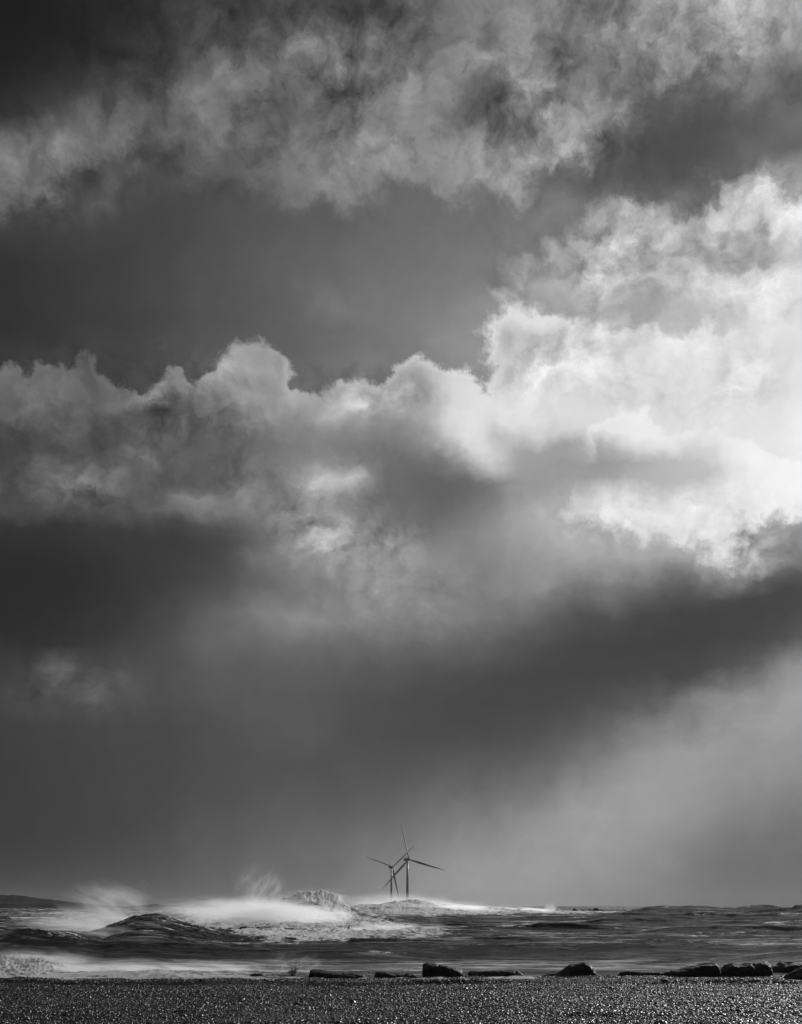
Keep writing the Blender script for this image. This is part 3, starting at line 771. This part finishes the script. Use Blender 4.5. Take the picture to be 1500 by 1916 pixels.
def turbine(X, Yhub, d, yaw, first_angle, lab, L=48.):
    root = bpy.data.objects.new('wind_turbine', None); col.objects.link(root)
    zh = CAM_H - (Yhub - HZ) / F * d
    root.location = ((X - 750) / F * d, d, 0)
    root.rotation_euler = (0, 0, yaw)
    tag(root, lab, 'wind turbine', 'wind turbines on the horizon')
    lathe('tower', [(1.75, -3), (1.7, 8), (1.35, zh * .6), (1.05, zh - 1.4)], m_turb, root)
    # nacelle: rounded box drawn out behind the rotor (+y is away from the rotor)
    prof = []
    vs, fs = [], []
    st_ = [(-2.2, 1.3), (-1.9, 1.75), (0, 2.0), (3.5, 2.0), (6.2, 1.85), (7.0, 1.5)]
    for y_, h_ in st_:
        for k in range(16):
            a = 2 * math.pi * k / 16
            c_, s_ = math.cos(a), math.sin(a)
            q = (abs(c_) ** 5 + abs(s_) ** 5) ** (-.2)
            vs.append((c_ * q * h_ * .95, y_, s_ * q * h_))
    for i in range(len(st_) - 1):
        for k in range(16):
            fs.append((i * 16 + k, (i + 1) * 16 + k, (i + 1) * 16 + (k + 1) % 16, i * 16 + (k + 1) % 16))
    fs.append(tuple(range(16))); fs.append(tuple(range(len(vs) - 16, len(vs)))[::-1])
    nac = mesh_obj('nacelle', vs, fs, m_turb, root); nac.location = (0, 0, zh)
    lathe('hub', [(1.0, 2.2), (1.45, 1.4), (1.5, 0), (1.3, -1.1), (.8, -1.9), (.15, -2.3)][::-1], m_turb, root, 18, 'y').location = (0, -4.4, zh)
    cant = bpy.data.objects['hub' if False else root.name]
    for i in range(3):
        ang = first_angle + i * R(120)
        vs, fs = [], []
        ns = 22
        for j in range(ns):
            t = j / (ns - 1); r = 1.0 + t * (L - 1.0)
            if t < .04: ch, th = 1.5, 1.5
            elif t < .2: w_ = (t - .04) / .16; ch, th = 1.5 + 1.1 * w_, 1.5 - .95 * w_
            else: w_ = (t - .2) / .8; ch, th = 2.6 * (1 - w_) ** .85 + .34, .55 * (1 - w_) + .12
            tw = R(14) * (1 - t) ** 2 + R(28)
            bend = -1.5 * t * t
            for k in range(10):
                a = 2 * math.pi * k / 10
                cx_, cy_ = math.cos(a) * ch / 2 + ch * .12, math.sin(a) * th / 2
                vs.append((cx_ * math.cos(tw) - cy_ * math.sin(tw), cx_ * math.sin(tw) + cy_ * math.cos(tw) + bend, r))
        for j in range(ns - 1):
            for k in range(10):
                fs.append((j * 10 + k, j * 10 + (k + 1) % 10, (j + 1) * 10 + (k + 1) % 10, (j + 1) * 10 + k))
        fs.append(tuple(range(10))[::-1]); fs.append(tuple(range((ns - 1) * 10, ns * 10)))
        bl = mesh_obj('blade', vs, fs, m_turb, root)
        bl.location = (0, -4.4, zh)
        bl.rotation_euler = (0, ang, 0)
    return root
# angle 0 = blade straight up, growing clockwise as seen from the camera
turbine(762, 1608, 1600, R(26), R(-15), 'nearer and taller wind turbine, its tower right of the other')
turbine(732, 1622, 2060, R(26), R(-72), 'farther and smaller wind turbine, its tower left of the taller one')
turbine(1546, 1632, 1600, R(26), R(-40), 'wind turbine beyond the right edge with only a blade tip showing')

# ------------------------------------------------------------------ splashes of torn water
m_drop, b, out = new_mat('splash_water')
p = b.n('ShaderNodeBsdfPrincipled'); p.inputs['Base Color'].default_value = grey(.12); p.inputs['Roughness'].default_value = .25
m_drop.node_tree.links.new(p.outputs[0], out.inputs['Surface'])
def splash(X, Ybase, Ytop, wpx, d, seed, lab, n=900, size=.035):
    rg = np.random.default_rng(seed)
    base = at(X, Ybase, d); hgt = (Ybase - Ytop) / F * d; w = wpx / F * d
    octa = np.array([(1,0,0),(-1,0,0),(0,1,0),(0,-1,0),(0,0,1),(0,0,-1)], float)
    of = np.array([(0,2,4),(2,1,4),(1,3,4),(3,0,4),(2,0,5),(1,2,5),(3,1,5),(0,3,5)])
    V, Fc = [], []; c = 0
    jets = [(rg.normal(0, .5), rg.uniform(.3, 1.0), rg.normal(0, .3), rg.uniform(.02, .07)) for _ in range(22)]
    for i in range(n):
        jx, jh, jy, jw = jets[rg.integers(len(jets))]
        t = rg.random()
        px_ = w * .5 * (jx * t * 1.3 + rg.normal(0, jw + .22 * t * t))
        pz = hgt * (jh * (1.9 * t - .95 * t * t) + rg.normal(0, .03 + .06 * t))
        py = w * .5 * (jy * t + rg.normal(0, .08))
        s_ = size * (.25 + rg.random() ** 2.5) * (1.25 - t)
        sc_ = np.array([1, 1, rg.uniform(1, 2.2)]) * s_
        V.append(octa * sc_ + (px_, py, pz)); Fc.append(of + c); c += 6
    o = mesh_obj('splash', np.concatenate(V), np.concatenate(Fc), m_drop)
    o.location = base
    return tag(o, lab, kind='stuff')
splash(551, 1830, 1794, 52, 52.5, 1, 'lacy burst of splash water left of the long flat slab', 1900, .019)
splash(652, 1738, 1713, 56, 128, 2, 'dark lacy splash thrown up in the white water', 1000, .024)
splash(690, 1830, 1815, 16, 52.5, 3, 'small splash in the gap between the two flat slabs', 260, .012)
splash(73, 1808, 1786, 60, 56, 4, 'ragged splash on the shore break at the left', 900, .014)
splash(596, 1684, 1671, 80, 182, 6, 'fringe of drops above the wall of white water', 700, .035)

# ------------------------------------------------------------------ wind-blown spray
def spray_mat(name, dens, scale, stretch, shear, thr=.42, g=.72):
    m, b, out = new_mat(name)
    co = b.n('ShaderNodeTexCoord').outputs['Object']
    x, y, z = b.sep(co)
    r = b.m('ADD', b.vm('LENGTH', co), b.m('MULTIPLY', b.m('SUBTRACT', b.noise(b.vm('MULTIPLY', co, (1.4, 1, .9)), 1.6, 6, .62, dist=.8), .5), 1.1))
    r = b.m('MAXIMUM', r, b.mr(b.vm('LENGTH', co), .8, 1., 0., 1.))
    fall = b.mr(r, .95, .15, kind='SMOOTHSTEP')
    # denser at the foot, thinning upward
    lowz = b.mr(z, .9, -.5, .12, 1.)
    q = b.vm('MULTIPLY', b.xyz(b.m('SUBTRACT', x, b.m('MULTIPLY', z, shear)), y, z), stretch)
    n = b.noise(q, scale, 7, .62, dist=.7)
    nn = b.mr(n, thr, thr + .3, kind='SMOOTHSTEP')
    dn = b.m('MULTIPLY', b.m('MULTIPLY', fall, lowz), b.m('MULTIPLY', nn, dens))
    v = b.n('ShaderNodeVolumePrincipled')
    v.inputs['Color'].default_value = grey(.97); v.inputs['Anisotropy'].default_value = g
    b.put(v.inputs['Density'], dn)
    m.node_tree.links.new(v.outputs[0], out.inputs['Volume'])
    m.cycles.volume_step_rate = .35
    return m
def spray(X, Y, d, rx, ry, dep, dens, lab, scale=2.2, stretch=(1, 1, 1), shear=-.5, thr=.42, g=.72, tilt=0):
    bm = bmesh.new(); bmesh.ops.create_icosphere(bm, subdivisions=3, radius=1.)
    me = bpy.data.meshes.new('sea_spray'); bm.to_mesh(me); bm.free()
    o = bpy.data.objects.new('sea_spray', me); col.objects.link(o)
    o.location = at(X, Y, d); o.scale = (rx / F * d, dep, ry / F * d); o.rotation_euler = (0, tilt, 0)
    me.materials.append(spray_mat('spray_' + str(len(bpy.data.materials)), dens, scale, stretch, shear, thr, g))
    return tag(o, lab, kind='stuff')
SPRAY = [
 (185,1742,90,95,20,4,.32,'thin veil of spray drifting over the left flank of the big left wave',2.2,(1.2,1,1),-.6,.38),
 (165,1724,122,165,34,9,.5,'cloud of spray blown back from the big left wave',1.9,(1,1,1.2),-.6,.36),
 (205,1694,114,110,62,6,.42,'spray plume rising behind the top of the big left wave',2.2,(1.3,1,.7),-.9,.38),
 (335,1714,122,95,30,6,.3,'spray streaming off the right shoulder of the big left wave',2.6,(1,1,1.2),.6,.42),
 (490,1664,176,62,66,6,.26,'tall thin plume of spray left of the wall of white water',2.4,(1.3,1,.75),.45,.42),
 (500,1708,158,170,40,12,.75,'bright mist over the churning white water',1.9,(1,1,1.3),-.5,.33),
 (600,1712,150,100,20,8,.55,'bright mist at the foot of the wall of white water',2.6,(1,1,1.),-.9,.36),
 (720,1738,138,170,20,9,.40,'mist trailing right across the white water',2.2,(1,1,1.6),-.5,.38),
 (430,1700,172,190,30,14,.35,'haze of spray behind the white water',1.8,(1,1,1.4),-.5,.36),
 (590,1680,188,84,22,5,.8,'rim of blown mist along the top of the wall of white water',2.8,(1,1,1.),-.8,.40),
 (800,1699,338,170,17,18,.45,'spray along the breaking line under the turbines',3.,(1,1,1.2),-.8,.34),
 (950,1703,370,120,11,18,.28,'spray thinning out along the far breaking line',3.,(1,1,1.2),-.8,.36),
 (1030,1698,510,18,10,8,.26,'small plume of spray at the left end of the reef',2.2,(1,1,1),1.2,.40),
 (745,1692,1350,150,30,90,.03,'low mist round the feet of the turbines',2.,(1,1,1),-.5,.30),
 (290,1826,55,310,34,2.2,7.,'surf mist along the edge of the shingle',2.6,(2,1,1),-.5,.34),
 (60,1800,60,170,34,3.,1.3,'mist over the shore break at the left edge',2.4,(1.4,1,1),-.5,.36),
 (552,1806,53.5,80,38,1.3,1.3,'mist round the lacy splash beside the long flat slab',2.6,(1.2,1,.9),.5,.45),
 (760,1824,56,340,26,2.5,.45,'thin mist behind the row of rocks',2.6,(2,1,1),-.5,.36),
]
for s_ in SPRAY:
    X_, Y_, d_, rx_, ry_, dep_, de_, lab_, scl_, str_, sh_, th_ = s_
    spray(X_, Y_, d_, rx_, ry_, dep_, de_, lab_, scl_, str_, sh_, th_)

# ------------------------------------------------------------------ haze
hb = bmesh.new(); bmesh.ops.create_cube(hb, size=1.)
me = bpy.data.meshes.new('haze'); hb.to_mesh(me); hb.free()
hz = bpy.data.objects.new('haze', me); col.objects.link(hz)
hz.scale = (24000, 15500, 135); hz.location = (0, 7300, 60)
m_h, b, out = new_mat('haze_air')
v = b.n('ShaderNodeVolumePrincipled'); v.inputs['Density'].default_value = 3e-5; v.inputs['Color'].default_value = grey(.35)
v.inputs['Anisotropy'].default_value = .2
m_h.node_tree.links.new(v.outputs[0], out.inputs['Volume'])
me.materials.append(m_h)
tag(hz, 'pale sea haze', kind='stuff')
